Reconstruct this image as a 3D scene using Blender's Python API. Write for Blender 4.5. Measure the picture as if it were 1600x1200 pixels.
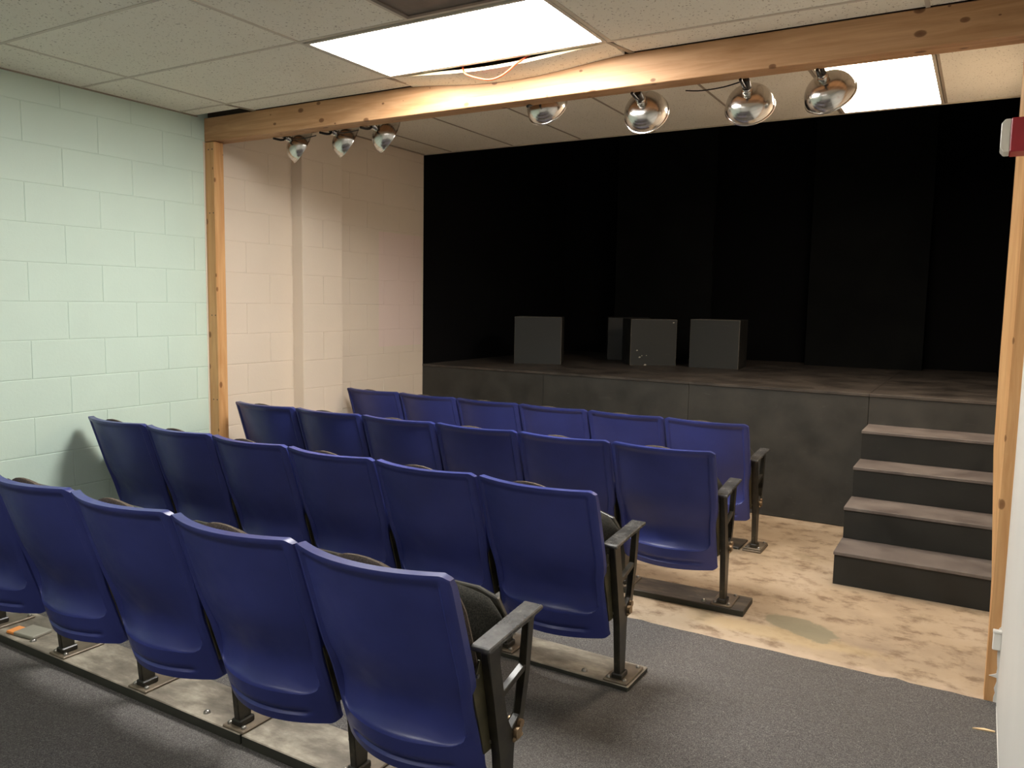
import bpy, bmesh, math, random
from mathutils import Vector, Matrix
random.seed(7)
for o in list(bpy.data.objects): bpy.data.objects.remove(o)
S = bpy.context.scene
C = S.collection

# ------------------------------------------------------------------ camera, world, exposure
F_PX = 1240.83
cam_d = bpy.data.cameras.new('camera'); cam = bpy.data.objects.new('camera', cam_d); C.objects.link(cam)
cam_d.sensor_width = 36.0; cam_d.lens = F_PX/1600*36.0; cam_d.clip_start = 0.02
CR = Vector((0.86055497, 0.50906786, 0.01717726)); CU = Vector((-0.06690273, 0.07953604, 0.99458436)); CF = Vector((-0.50494472, 0.85704372, -0.10250317))
m = Matrix((CR, CU, -CF)).transposed().to_4x4(); m.translation = Vector((4.2709, -0.1466, 1.4754))
cam.matrix_world = m
S.camera = cam
w = bpy.data.worlds.new('world'); S.world = w; w.use_nodes = True
w.node_tree.nodes['Background'].inputs[0].default_value = (0.02, 0.02, 0.02, 1)
vs = S.view_settings
vs.view_transform = 'Standard'; vs.look = 'None'; vs.gamma = 1.0; vs.use_curve_mapping = False
vs.exposure = 1.62
LIGHT_HOUSE = 16.5     # radiance of the lit lens over the audience
LIGHT_STAGE = 9.5      # radiance of the lit lens over the stage
LIGHT_REAR = 6.5       # radiance of the fixture over the rear of the room, behind the camera

# ------------------------------------------------------------------ materials
MATS = {}
def srgb(r, g, b):
    f = lambda c: (c/255/12.92) if c/255 <= 0.04045 else ((c/255+0.055)/1.055)**2.4
    return (f(r), f(g), f(b), 1)
class NT:
    def __init__(s, name, rough=0.6, metal=0.0, spec=0.5):
        s.m = bpy.data.materials.new(name); s.m.use_nodes = True; s.t = s.m.node_tree; s.n = s.t.nodes
        s.b = s.n['Principled BSDF']; s.b.inputs['Roughness'].default_value = rough; s.b.inputs['Metallic'].default_value = metal
        s.b.inputs['Specular IOR Level'].default_value = spec
        MATS[name] = s.m
    def node(s, typ, **kw):
        n = s.n.new(typ)
        for k, v in kw.items():
            if k in n.inputs: n.inputs[k].default_value = v
            else: setattr(n, k, v)
        return n
    def link(s, a, b): s.t.links.new(a, b)
    def coord(s, world=False, scale=(1,1,1), loc=(0,0,0)):
        if world: src = s.node('ShaderNodeNewGeometry').outputs['Position']
        else: src = s.node('ShaderNodeTexCoord').outputs['Object']
        mp = s.node('ShaderNodeMapping'); mp.inputs['Scale'].default_value = scale; mp.inputs['Location'].default_value = loc
        s.link(src, mp.inputs['Vector']); return mp.outputs['Vector']
    def noise(s, vec, scale, detail=4, rough=0.55, dist=0.0):
        n = s.node('ShaderNodeTexNoise'); n.inputs['Scale'].default_value = scale; n.inputs['Detail'].default_value = detail
        n.inputs['Roughness'].default_value = rough; n.inputs['Distortion'].default_value = dist
        s.link(vec, n.inputs['Vector']); return n.outputs['Fac']
    def ramp(s, fac, stops, interp='LINEAR'):
        n = s.node('ShaderNodeValToRGB'); n.color_ramp.interpolation = interp
        while len(n.color_ramp.elements) < len(stops): n.color_ramp.elements.new(0.5)
        for e, (p, c) in zip(n.color_ramp.elements, stops):
            e.position = p; e.color = c if len(c) == 4 else (*c, 1)
        s.link(fac, n.inputs[0]); return n.outputs['Color']
    def mix(s, fac, a, b, blend='MIX'):
        n = s.node('ShaderNodeMix'); n.data_type = 'RGBA'; n.blend_type = blend
        for val, idx in ((fac, 0), (a, 6), (b, 7)):
            if hasattr(val, 'links') or isinstance(val, bpy.types.NodeSocket): s.link(val, n.inputs[idx])
            else: n.inputs[idx].default_value = val
        return n.outputs[2]
    def math(s, op, a, b=0.0):
        n = s.node('ShaderNodeMath'); n.operation = op
        for i, v in enumerate((a, b)):
            if isinstance(v, bpy.types.NodeSocket): s.link(v, n.inputs[i])
            else: n.inputs[i].default_value = v
        return n.outputs[0]
    def color(s, c):
        if isinstance(c, bpy.types.NodeSocket): s.link(c, s.b.inputs['Base Color'])
        else: s.b.inputs['Base Color'].default_value = c
    def bump(s, h, strength=0.3, dist=0.01):
        n = s.node('ShaderNodeBump'); n.inputs['Strength'].default_value = strength; n.inputs['Distance'].default_value = dist
        s.link(h, n.inputs['Height']); s.link(n.outputs['Normal'], s.b.inputs['Normal'])
    def rough(s, v):
        s.link(v, s.b.inputs['Roughness'])
K0, K1 = (0,0,0,1), (1,1,1,1)

def plain(name, col, rough=0.6, metal=0.0, spec=0.5, var=0.12, scale=9.0):
    a = NT(name, rough, metal, spec); v = a.coord()
    n = a.noise(v, scale, 5)
    lo = tuple(c*(1-var) for c in col[:3])+(1,); hi = tuple(min(1, c*(1+var)) for c in col[:3])+(1,)
    a.color(a.ramp(n, [(0.3, lo), (0.7, hi)])); return a

def wall_mat(name, col, patch=None):
    a = NT(name, 0.55, 0, 0.35); v = a.coord(world=True)
    n = a.noise(v, 2.3, 4); n2 = a.noise(v, 60, 4, 0.7)
    c = a.ramp(n, [(0.3, tuple(x*0.955 for x in col[:3])), (0.7, col)])
    if patch:
        sep = a.node('ShaderNodeSeparateXYZ'); a.link(v, sep.inputs[0])
        y0, y1, z0, z1, pc = patch
        mk = a.math('MULTIPLY', a.math('MULTIPLY', a.math('GREATER_THAN', sep.outputs[1], y0), a.math('LESS_THAN', sep.outputs[1], y1)),
                    a.math('MULTIPLY', a.math('GREATER_THAN', sep.outputs[2], z0), a.math('LESS_THAN', sep.outputs[2], z1)))
        c = a.mix(mk, c, pc)
    a.color(c); a.bump(n2, 0.18, 0.004)
wall_mat('mint_paint', srgb(202, 221, 208))
wall_mat('cream_paint', srgb(226, 212, 194), (4.93, 5.50, 1.09, 2.03, srgb(228, 208, 198)))
wall_mat('white_paint', srgb(226, 224, 218))

a = NT('black_paint', 0.9, 0, 0.12); v = a.coord(world=True)
a.color(a.ramp(a.noise(v, 1.7, 5), [(0.3, srgb(7, 7, 8)), (0.75, srgb(13, 13, 14))]))
a = NT('black_flat', 0.95, 0, 0.08); v = a.coord(world=True)
a.color(a.ramp(a.noise(v, 3.0, 5), [(0.3, srgb(13, 14, 14)), (0.75, srgb(22, 23, 22))]))
# stage woodwork: worn black paint
def worn_black(name, dark, light, scuff, rough=0.5, sc=6.0):
    a = NT(name, rough, 0, 0.4); v = a.coord(world=True)
    n = a.noise(v, sc, 7, 0.65); c = a.ramp(n, [(0.35, dark), (0.68, light)])
    vs_ = a.coord(world=True, scale=(1.0, 3.0, 5.0))
    n2 = a.noise(vs_, 11, 6, 0.7, 0.6); k = a.ramp(n2, [(0.63, K0), (0.80, (0.6, 0.6, 0.6, 1))])
    a.color(a.mix(k, c, scuff)); a.rough(a.ramp(n, [(0.3, (rough*0.8,)*3), (0.7, (min(1, rough*1.25),)*3)]))
    a.bump(n, 0.1, 0.004)
worn_black('stage_front_paint', srgb(44, 43, 39), srgb(60, 58, 53), srgb(92, 88, 82), 0.6)
worn_black('stage_deck_paint', srgb(44, 40, 36), srgb(76, 69, 62), srgb(108, 99, 90), 0.45, 4.0)
worn_black('tread_paint', srgb(82, 74, 70), srgb(112, 104, 98), srgb(140, 128, 116), 0.55)
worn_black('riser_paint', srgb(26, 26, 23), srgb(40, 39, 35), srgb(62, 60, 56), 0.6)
worn_black('cube_paint', srgb(34, 36, 35), srgb(44, 46, 44), srgb(78, 76, 72), 0.65)

# concrete with stains
a = NT('concrete', 0.6, 0, 0.35); v = a.coord(world=True)
n = a.noise(v, 1.6, 6, 0.6); c = a.ramp(n, [(0.28, srgb(142, 124, 104)), (0.5, srgb(166, 147, 122)), (0.75, srgb(180, 163, 142))])
vst = a.coord(world=True, scale=(1.0, 1.35, 1))
sp = a.noise(vst, 6.5, 9, 0.7, 0.0); c = a.mix(a.ramp(sp, [(0.50, K0), (0.64, (0.8,)*3)]), c, srgb(106, 85, 64))
sp2 = a.noise(vst, 2.0, 7, 0.7); c = a.mix(a.ramp(sp2, [(0.57, K0), (0.66, (0.55,)*3)]), c, srgb(128, 113, 88))
# grey-green spill and paler ring near the aisle
sep = a.node('ShaderNodeSeparateXYZ'); a.link(v, sep.inputs[0])
wob = a.math('MULTIPLY', a.math('SUBTRACT', a.noise(v, 9.0, 5, 0.65), 0.5), 1.1)
def blob(cx, cy, rx, ry, soft, ang=0.0):
    dx = a.math('SUBTRACT', sep.outputs[0], cx); dy = a.math('SUBTRACT', sep.outputs[1], cy)
    ca, sa = math.cos(ang), math.sin(ang)
    px = a.math('ADD', a.math('MULTIPLY', dx, ca/rx), a.math('MULTIPLY', dy, sa/rx))
    py = a.math('ADD', a.math('MULTIPLY', dx, -sa/ry), a.math('MULTIPLY', dy, ca/ry))
    d = a.math('SQRT', a.math('ADD', a.math('MULTIPLY', px, px), a.math('MULTIPLY', py, py)))
    return a.ramp(a.math('ADD', d, wob), [(1.0-soft, K1), (1.0, K0)])
c = a.mix(a.math('MULTIPLY', blob(3.58, 3.46, 0.50, 0.10, 0.4), 0.6), c, srgb(176, 155, 118))
c = a.mix(a.math('MULTIPLY', blob(3.64, 3.60, 0.20, 0.10, 0.16, -0.5), 0.85), c, srgb(128, 122, 100))
edge = a.ramp(a.math('ADD', a.math('SUBTRACT', sep.outputs[1], 3.255), a.math('MULTIPLY', wob, 0.2)), [(0.02, K1), (0.07, K0)])
c = a.mix(a.math('MULTIPLY', edge, 0.55), c, srgb(186, 165, 145))
a.color(c); a.bump(a.noise(v, 45, 6, 0.7), 0.15, 0.004)

# carpet
a = NT('carpet_pile', 0.95, 0, 0.1); v = a.coord(world=True)
n = a.noise(v, 260, 3, 0.8); n2 = a.noise(v, 34, 5, 0.7); n3 = a.noise(v, 1.5, 4)
c = a.ramp(n, [(0.34, srgb(66, 64, 63)), (0.52, srgb(103, 100, 98)), (0.68, srgb(148, 143, 139))])
c = a.mix(a.ramp(n2, [(0.35, (0.3,)*3), (0.65, K0)]), c, srgb(84, 79, 77))
c = a.mix(a.ramp(n3, [(0.4, K0), (0.75, (0.35,)*3)]), c, srgb(96, 92, 84))
lint = a.ramp(a.noise(v, 95, 2, 0.5), [(0.77, K0), (0.80, K1)])
c = a.mix(lint, c, srgb(176, 170, 162)); a.color(c); a.bump(n, 0.7, 0.004)

# ceiling tile
a = NT('ceiling_tile', 0.92, 0, 0.1); v = a.coord(world=True)
n = a.noise(v, 105, 2, 0.5); big = a.noise(v, 1.4, 4)
c = a.ramp(big, [(0.3, srgb(236, 231, 216)), (0.7, srgb(243, 239, 226))])
c = a.mix(a.ramp(n, [(0.31, K1), (0.36, K0)]), c, srgb(172, 162, 146)); a.color(c); a.bump(a.noise(v, 140, 4, 0.7), 0.35, 0.003)
plain('tile_edge', srgb(236, 216, 176), 0.9, var=0.05)
plain('grid_metal', srgb(202, 193, 178), 0.5, var=0.04)
plain('grid_dull', srgb(160, 148, 132), 0.6, var=0.05)
plain('dark_panel', srgb(112, 102, 94), 0.5, var=0.15, scale=14)
plain('plenum_dark', srgb(70, 58, 48), 0.9)

# pine timber with grain (long axis L) and knots
def pine(name, axis, c0, c1, knot, seed):
    a = NT(name, 0.55, 0, 0.35)
    st = [7.0, 7.0, 7.0]; st[axis] = 0.55
    v = a.coord(world=True, scale=tuple(st), loc=(seed, seed*0.7, 0))
    g = a.noise(v, 3.0, 7, 0.6, 1.2); c = a.ramp(g, [(0.3, c0), (0.7, c1)])
    fine = [60.0]*3; fine[axis] = 1.5
    c = a.mix(a.ramp(a.noise(a.coord(world=True, scale=tuple(fine)), 1.0, 3), [(0.5, K0), (0.75, (0.30,)*3)]), c, tuple(x*0.72 for x in c0[:3])+(1,))
    kx, kz = (6.0, 10.0) if axis == 0 else (11.0, 6.0)
    sp_ = a.node('ShaderNodeSeparateXYZ'); a.link(a.coord(world=True), sp_.inputs[0]); cb = a.node('ShaderNodeCombineXYZ')
    px_ = sp_.outputs[0] if axis == 0 else a.math('ADD', sp_.outputs[0], sp_.outputs[1])
    pz_ = sp_.outputs[2] if axis == 2 else a.math('ADD', sp_.outputs[2], sp_.outputs[1])
    a.link(a.math('MULTIPLY', px_, kx), cb.inputs[0]); a.link(a.math('ADD', a.math('MULTIPLY', pz_, kz), seed), cb.inputs[1])
    vo = a.node('ShaderNodeTexVoronoi'); vo.voronoi_dimensions = '2D'; vo.inputs['Scale'].default_value = 1.0
    a.link(cb.outputs[0], vo.inputs['Vector'])
    sepc = a.node('ShaderNodeSeparateXYZ'); a.link(vo.outputs['Color'], sepc.inputs[0])
    rad = a.math('MULTIPLY', a.math('MAXIMUM', a.math('SUBTRACT', sepc.outputs[0], 0.35), 0.0), 0.22)
    kn = a.math('LESS_THAN', vo.outputs['Distance'], rad)
    ring = a.ramp(a.math('DIVIDE', vo.outputs['Distance'], a.math('ADD', rad, 0.001)), [(0.0, K1), (0.75, (0.85,)*3), (1.0, K0)])
    c = a.mix(a.math('MULTIPLY', ring, 0.85), c, knot); a.color(c); a.bump(g, 0.08, 0.003)
pine('pine_beam', 0, srgb(174, 129, 88), srgb(206, 163, 122), srgb(98, 58, 30), 3.1)
pine('pine_post', 2, srgb(192, 140, 88), srgb(218, 172, 120), srgb(110, 66, 32), 5.7)
pine('board_paint', 0, srgb(92, 82, 70), srgb(146, 132, 114), srgb(70, 60, 50), 9.4)
a = NT('board_wood', 0.6, 0, 0.35); v = a.coord(world=True, scale=(0.8, 1.6, 1))
n = a.noise(v, 4, 7, 0.66, 0.15); c = a.ramp(n, [(0.34, srgb(84, 77, 68)), (0.5, srgb(124, 116, 103)), (0.66, srgb(176, 167, 150))]); a.color(c); a.bump(n, 0.15, 0.004)
a = NT('board_dark', 0.55, 0, 0.4); v = a.coord(world=True, scale=(0.8, 2.0, 1))
n = a.noise(v, 5, 7, 0.65, 0.5); a.color(a.ramp(n, [(0.35, srgb(58, 53, 47)), (0.55, srgb(84, 77, 68)), (0.75, srgb(132, 120, 104))]))
plain('board_edge', srgb(44, 44, 36), 0.6, var=0.2)

# seat plastics and metals
a = NT('blue_plastic', 0.36, 0, 0.5); v = a.coord()
info = a.node('ShaderNodeObjectInfo')
mp = a.node('ShaderNodeVectorMath'); mp.operation = 'ADD'; a.link(v, mp.inputs[0])
cmb = a.node('ShaderNodeCombineXYZ'); a.link(a.math('MULTIPLY', info.outputs['Random'], 37.0), cmb.inputs[0]); a.link(cmb.outputs[0], mp.inputs[1]); vv = mp.outputs[0]
n = a.noise(vv, 3.2, 5); c = a.ramp(n, [(0.3, srgb(42, 50, 108)), (0.7, srgb(53, 61, 127))])
mp2 = a.node('ShaderNodeMapping'); mp2.inputs['Scale'].default_value = (26, 26, 5); mp2.inputs['Rotation'].default_value = (0.2, 0.5, 0.3); a.link(vv, mp2.inputs['Vector'])
sc = a.ramp(a.noise(mp2.outputs['Vector'], 1.6, 7, 0.75, 1.5), [(0.67, K0), (0.80, (0.5,)*3)])
c = a.mix(sc, c, srgb(96, 100, 140)); a.color(c)
a.rough(a.ramp(a.noise(vv, 12, 5), [(0.3, (0.32,)*3), (0.7, (0.50,)*3)])); a.bump(a.noise(v, 320, 2), 0.06, 0.001)
a = NT('black_fabric', 0.95, 0, 0.1); v = a.coord(); n = a.noise(v, 240, 3, 0.8); a.color(a.ramp(n, [(0.35, srgb(30, 30, 28)), (0.7, srgb(66, 64, 58))])); a.bump(n, 0.6, 0.002)
a = NT('pad_fabric', 0.95, 0, 0.1); v = a.coord(); n = a.noise(v, 240, 3, 0.8); a.color(a.ramp(n, [(0.35, srgb(70, 62, 54)), (0.7, srgb(112, 102, 92))])); a.bump(n, 0.5, 0.002)
a = NT('black_enamel', 0.36, 0.0, 0.5); v = a.coord(); n = a.noise(v, 14, 6, 0.7)
a.color(a.ramp(n, [(0.4, srgb(28, 26, 21)), (0.66, srgb(50, 46, 35)), (0.82, srgb(96, 86, 68))]))
a = NT('arm_enamel', 0.26, 0.0, 0.6); v = a.coord(); n = a.noise(v, 16, 6, 0.7)
a.color(a.ramp(n, [(0.35, srgb(46, 46, 46)), (0.6, srgb(82, 81, 79)), (0.8, srgb(136, 131, 124))]))
a = NT('olive_metal', 0.4, 0.3, 0.5); v = a.coord(); a.color(a.ramp(a.noise(v, 12, 5), [(0.35, srgb(66, 62, 46)), (0.7, srgb(100, 93, 70))]))
plain('plate_metal', srgb(112, 100, 84), 0.5, 0.3, var=0.25, scale=20)
plain('rust_bolt', srgb(150, 126, 98), 0.45, 0.6, var=0.3, scale=40)
plain('bolt_steel', srgb(150, 146, 138), 0.35, 0.9, var=0.2, scale=60)
a = NT('aluminium', 0.2, 1.0); v = a.coord(scale=(1, 1, 40)); n = a.noise(v, 3, 4); a.color(a.ramp(n, [(0.3, srgb(196, 192, 186)), (0.7, srgb(222, 218, 212))])); a.rough(a.ramp(n, [(0.3, (0.15,)*3), (0.7, (0.26,)*3)]))
plain('lamp_black', srgb(26, 22, 21), 0.35, var=0.2)
plain('lamp_bulb', srgb(236, 232, 224), 0.3, var=0.02)
plain('alarm_red', srgb(160, 34, 44), 0.4, var=0.08)
plain('strobe_lens', srgb(226, 220, 208), 0.2, var=0.05)
plain('orange_cable', srgb(188, 58, 14), 0.45, var=0.05)
plain('white_plastic', srgb(236, 234, 228), 0.4, var=0.03)
plain('worn_edge', srgb(92, 88, 80), 0.7, var=0.35, scale=30)
plain('paint_chip', srgb(150, 144, 132), 0.7, var=0.1)
plain('splinter_wood', srgb(236, 206, 160), 0.6, var=0.1)
plain('packet_grey', srgb(150, 146, 132), 0.6, var=0.1)
plain('packet_orange', srgb(240, 150, 70), 0.45, var=0.1)
def lens(name, col, strength):
    a = NT(name, 0.5); a.b.inputs['Base Color'].default_value = (0.9, 0.9, 0.9, 1)
    a.b.inputs['Emission Color'].default_value = (*col, 1); a.b.inputs['Emission Strength'].default_value = strength
lens('house_lens', (1.0, 0.98, 0.94), LIGHT_HOUSE)
lens('rear_lens', (1.0, 0.98, 0.94), LIGHT_REAR)
lens('stage_lens', (1.0, 0.84, 0.68), LIGHT_STAGE)

# ------------------------------------------------------------------ helpers
def mesh_obj(name, verts, faces, mat, parent=None, smooth=None, loc=None, mats=None):
    me = bpy.data.meshes.new(name); me.from_pydata([tuple(v) for v in verts], [], faces)
    bm = bmesh.new(); bm.from_mesh(me); bmesh.ops.recalc_face_normals(bm, faces=bm.faces); bm.to_mesh(me); bm.free()
    if smooth is not None:
        me.polygons.foreach_set('use_smooth', [True]*len(me.polygons)); me.set_sharp_from_angle(angle=math.radians(smooth))
    me.materials.append(MATS[mat]); me.update()
    return link_mesh(name, me, parent, loc)
def link_mesh(name, me, parent=None, loc=None):
    o = bpy.data.objects.new(name, me); C.objects.link(o)
    if parent: o.parent = parent
    if loc is not None: o.location = loc
    return o
def empty(name, loc=(0,0,0), rz=0.0):
    o = bpy.data.objects.new(name, None); C.objects.link(o); o.location = loc; o.rotation_euler = (0, 0, rz); o.empty_display_size = 0.1
    return o
def tag(o, label, cat, group=None, kind=None):
    o['label'] = label; o['category'] = cat
    if group: o['group'] = group
    if kind: o['kind'] = kind
    return o
def struct(o, label=None, cat=None):
    o['kind'] = 'structure'
    if label: o['label'] = label
    if cat: o['category'] = cat
    return o
class MB:
    """collects shapes that make up one mesh"""
    def __init__(s): s.v = []; s.f = []
    def add(s, v, f):
        n = len(s.v); s.v += [Vector(x) for x in v]; s.f += [tuple(i+n for i in q) for q in f]; return s
    def box(s, x0, x1, y0, y1, z0, z1, bev=0.0):
        if bev <= 0:
            v = [(x0,y0,z0),(x1,y0,z0),(x1,y1,z0),(x0,y1,z0),(x0,y0,z1),(x1,y0,z1),(x1,y1,z1),(x0,y1,z1)]
            return s.add(v, [(0,3,2,1),(4,5,6,7),(0,1,5,4),(1,2,6,5),(2,3,7,6),(3,0,4,7)])
        bm = bmesh.new(); bmesh.ops.create_cube(bm, size=1)
        for q in bm.verts: q.co = Vector(((x0+x1)/2+q.co.x*(x1-x0), (y0+y1)/2+q.co.y*(y1-y0), (z0+z1)/2+q.co.z*(z1-z0)))
        bmesh.ops.bevel(bm, geom=bm.edges[:], offset=bev, segments=1, affect='EDGES')
        bm.verts.index_update(); s.add([q.co for q in bm.verts], [[q.index for q in f.verts] for f in bm.faces]); bm.free(); return s
    def prism(s, poly, axis, a, b, bev=0.0):
        """extrude a 2D polygon; axis 0: poly=(y,z), 1: (x,z), 2: (x,y)"""
        def P(p, t): return {0: (t, p[0], p[1]), 1: (p[0], t, p[1]), 2: (p[0], p[1], t)}[axis]
        n = len(poly)
        if bev <= 0:
            return s.add([P(p, a) for p in poly]+[P(p, b) for p in poly], [tuple(range(n)), tuple(range(2*n-1, n-1, -1))]+[(i, (i+1) % n, n+(i+1) % n, n+i) for i in range(n)])
        bm = bmesh.new(); va = [bm.verts.new(P(p, a)) for p in poly]; vb = [bm.verts.new(P(p, b)) for p in poly]
        bm.faces.new(va); bm.faces.new(vb[::-1])
        for i in range(n): bm.faces.new((va[i], va[(i+1) % n], vb[(i+1) % n], vb[i]))
        bmesh.ops.bevel(bm, geom=bm.edges[:], offset=bev, segments=1, affect='EDGES')
        bm.verts.index_update(); s.add([q.co for q in bm.verts], [[q.index for q in f.verts] for f in bm.faces]); bm.free(); return s
    def tube(s, pts, r, seg=8, cap=True):
        pts = [Vector(p) for p in pts]; rings = []
        rr = r if isinstance(r, (list, tuple)) else [r]*len(pts)
        ref = Vector((0.31, 0.22, 0.93)).normalized()
        for i, p in enumerate(pts):
            t = (pts[min(i+1, len(pts)-1)]-pts[max(i-1, 0)]).normalized()
            n = ref.cross(t)
            if n.length < 1e-3: n = Vector((1, 0, 0)).cross(t)
            n.normalize(); b = t.cross(n)
            rings.append([p+(n*math.cos(2*math.pi*k/seg)+b*math.sin(2*math.pi*k/seg))*rr[i] for k in range(seg)])
        v = [q for rg in rings for q in rg]; f = []
        for i in range(len(pts)-1):
            for k in range(seg): f.append((i*seg+k, i*seg+(k+1) % seg, (i+1)*seg+(k+1) % seg, (i+1)*seg+k))
        if cap: f += [tuple(range(seg-1, -1, -1)), tuple(range((len(pts)-1)*seg, len(pts)*seg))]
        return s.add(v, f)
    def lathe(s, prof, seg=32, M=None):
        v = []; f = []
        for r, z in prof:
            for k in range(seg):
                q = Vector((r*math.cos(2*math.pi*k/seg), r*math.sin(2*math.pi*k/seg), z)); v.append(M @ q if M else q)
        for i in range(len(prof)-1):
            for k in range(seg): f.append((i*seg+k, i*seg+(k+1) % seg, (i+1)*seg+(k+1) % seg, (i+1)*seg+k))
        return s.add(v, f)
    def build(s, name, mat, parent=None, smooth=None, loc=None): return mesh_obj(name, s.v, s.f, mat, parent, smooth, loc)
def sstep(x, a, b):
    t = max(0.0, min(1.0, (x-a)/(b-a))); return t*t*(3-2*t)

# ------------------------------------------------------------------ dimensions of the hall
XR = 4.41           # right wall
YF = 3.255          # front plane of the timber frame, where carpet ends
YS = 5.53           # stage front, end of the cream wall
ZC, ZK = 2.585, 2.735   # audience ceiling, ceiling between frame and stage
YB = -1.9           # rear wall
ZS = 0.916          # stage deck
YE = 8.30           # back of stage

# floor, carpet
struct(MB().box(-0.2, 4.7, YB-0.2, 8.6, -0.2, 0.0).build('floor', 'concrete'), 'stained beige concrete floor between carpet and stage', 'floor')
mb = MB()
# carpet slab with a slightly ragged front edge
NX = 90; xs = [XR*i/NX for i in range(NX+1)]
ye = [YF-0.003+random.uniform(-0.003, 0.004)+(0.012 if i in (61, 83) else 0) for i in range(NX+1)]
v = []; f = []
for i in range(NX+1): v += [(xs[i], YB, 0.006), (xs[i], ye[i], 0.006), (xs[i], ye[i], 0.0), (xs[i], YB, 0.0)]
for i in range(NX):
    for k in range(4): f.append((i*4+k, (i+1)*4+k, (i+1)*4+(k+1) % 4, i*4+(k+1) % 4))
f += [(0, 1, 2, 3), (NX*4+3, NX*4+2, NX*4+1, NX*4)]
tag(mesh_obj('carpet', v, f, 'carpet_pile'), 'grey flecked low-pile carpet under the rear seat rows', 'carpet')

# ---- left wall of concrete blocks
BH, BL, G = 0.2032, 0.4064, 0.0022
ZJ, YJ = 0.0133, 2.1459     # joint origin in height and along the wall
_bc = {}
def block_mesh(L, H, mat, facing):
    key = (round(L, 3), round(H, 3), mat, facing)
    if key in _bc: return _bc[key]
    a, b, d, bv = (L-G)/2, (H-G)/2, 0.010, 0.0035
    # front ring, chamfer ring, back ring, in wall frame (u along wall, z up, n outward)
    pts = [(-a+bv, -b+bv, 0), (a-bv, -b+bv, 0), (a-bv, b-bv, 0), (-a+bv, b-bv, 0), (-a, -b, -0.0014), (a, -b, -0.0014), (a, b, -0.0014), (-a, b, -0.0014),
           (-a, -b, -d), (a, -b, -d), (a, b, -d), (-a, b, -d)]
    if facing == 'x': vv = [(p[2], p[0], p[1]) for p in pts]
    else: vv = [(p[0], -p[2], p[1]) for p in pts]
    ff = [(0, 1, 2, 3)]+[(i, (i+1) % 4, 4+(i+1) % 4, 4+i) for i in range(4)]+[(4+i, 4+(i+1) % 4, 8+(i+1) % 4, 8+i) for i in range(4)]+[(11, 10, 9, 8)]
    o = mesh_obj('block', vv, ff, mat); me = o.data; bpy.data.objects.remove(o); _bc[key] = me; return me
wl = struct(MB().box(-0.2, -0.003, YB-0.2, 3.30, 0, 2.9).build('wall_left', 'mint_paint'), 'pale mint painted concrete block wall beside the seats', 'wall')
wls = struct(MB().box(-0.2, -0.003, 3.30, YS, 0, 2.9).build('wall_left_stage', 'cream_paint'), 'cream painted concrete block wall between frame and stage', 'wall')
PY0, PY1, PX = 3.985, 4.392, 0.10     # pilaster
def course_blocks(y0, y1, mat, parent, ztop):
    k = 0
    while True:
        zb = ZJ+BH*k-(0.0133 if k == 0 else 0); zt = min(ZJ+BH*(k+1), ztop)
        if zb >= ztop-0.02: break
        off = YJ if k % 2 == 1 else YJ+BL/2
        i0 = math.floor((y0-off)/BL)
        y = off+i0*BL
        while y < y1-0.01:
            a_, b_ = max(y, y0), min(y+BL, y1)
            y += BL
            if b_-a_ < 0.03: continue
            if parent is wls and a_ > PY0-0.05 and b_ < PY1+0.05: continue
            link_mesh('block', block_mesh(b_-a_, zt-zb, mat, 'x'), parent, (0, (a_+b_)/2, (zb+zt)/2))
        k += 1
course_blocks(0.4, 3.30, 'mint_paint', wl, 2.62)
course_blocks(3.30, YS, 'cream_paint', wls, 2.76)
pil = struct(MB().box(-0.01, PX-0.003, PY0, PY1, 0, 2.76).build('wall_pilaster', 'cream_paint'), 'cream block pilaster standing out from the stage side wall', 'pilaster')
for k in range(14):
    zb = ZJ+BH*k-(0.0133 if k == 0 else 0); zt = min(ZJ+BH*(k+1), 2.76)
    if zt-zb < 0.04: continue
    cuts = [PY0, PY1] if k % 2 == 0 else [PY0, (PY0+PY1)/2, PY1]
    for a_, b_ in zip(cuts, cuts[1:]):
        link_mesh('block', block_mesh(b_-a_, zt-zb, 'cream_paint', 'x'), pil, (PX, (a_+b_)/2, (zb+zt)/2))
# ---- other walls
struct(MB().box(-0.2, 4.7, YB-0.2, YB, 0, 2.9).build('wall_rear', 'white_paint'), 'plain white rear wall behind the seating', 'wall')
wr = struct(MB().box(XR, 4.6, YB, YF, 0, 2.9).build('wall_right', 'white_paint'), 'smooth white painted wall along the right-hand aisle', 'wall')
# corner bead and torn paint edge beside the post, parts of the wall
MB().prism([(XR-0.0035, YF-0.006), (XR+0.001, YF-0.05), (XR+0.001, YF+0.001), (XR-0.0035, YF+0.001)], 2, 0.30, 2.43).build('corner_bead', 'white_paint', wr)
z = 0.0; edge = []
while z < 0.30:
    edge.append((XR-0.003-random.uniform(0, 0.009), z)); z += random.uniform(0.012, 0.028)
edge = [(XR+0.002, 0.0)]+edge+[(XR-0.004, 0.30), (XR+0.002, 0.30)]
edge.insert(7, (XR-0.030, edge[6][1]+0.004))
MB().prism(edge, 1, YF-0.004, YF+0.0005).build('torn_paint', 'white_paint', wr)
MB().box(XR-0.0015, XR+0.01, YB, YF-0.05, 0, 0.012).build('caulk_line', 'white_paint', wr)
struct(MB().box(XR+0.01, 4.6, YF+0.002, YS, 0, 2.9).build('wall_right_stage', 'cream_paint'), 'cream wall behind the right post beside the steps', 'wall')
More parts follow.
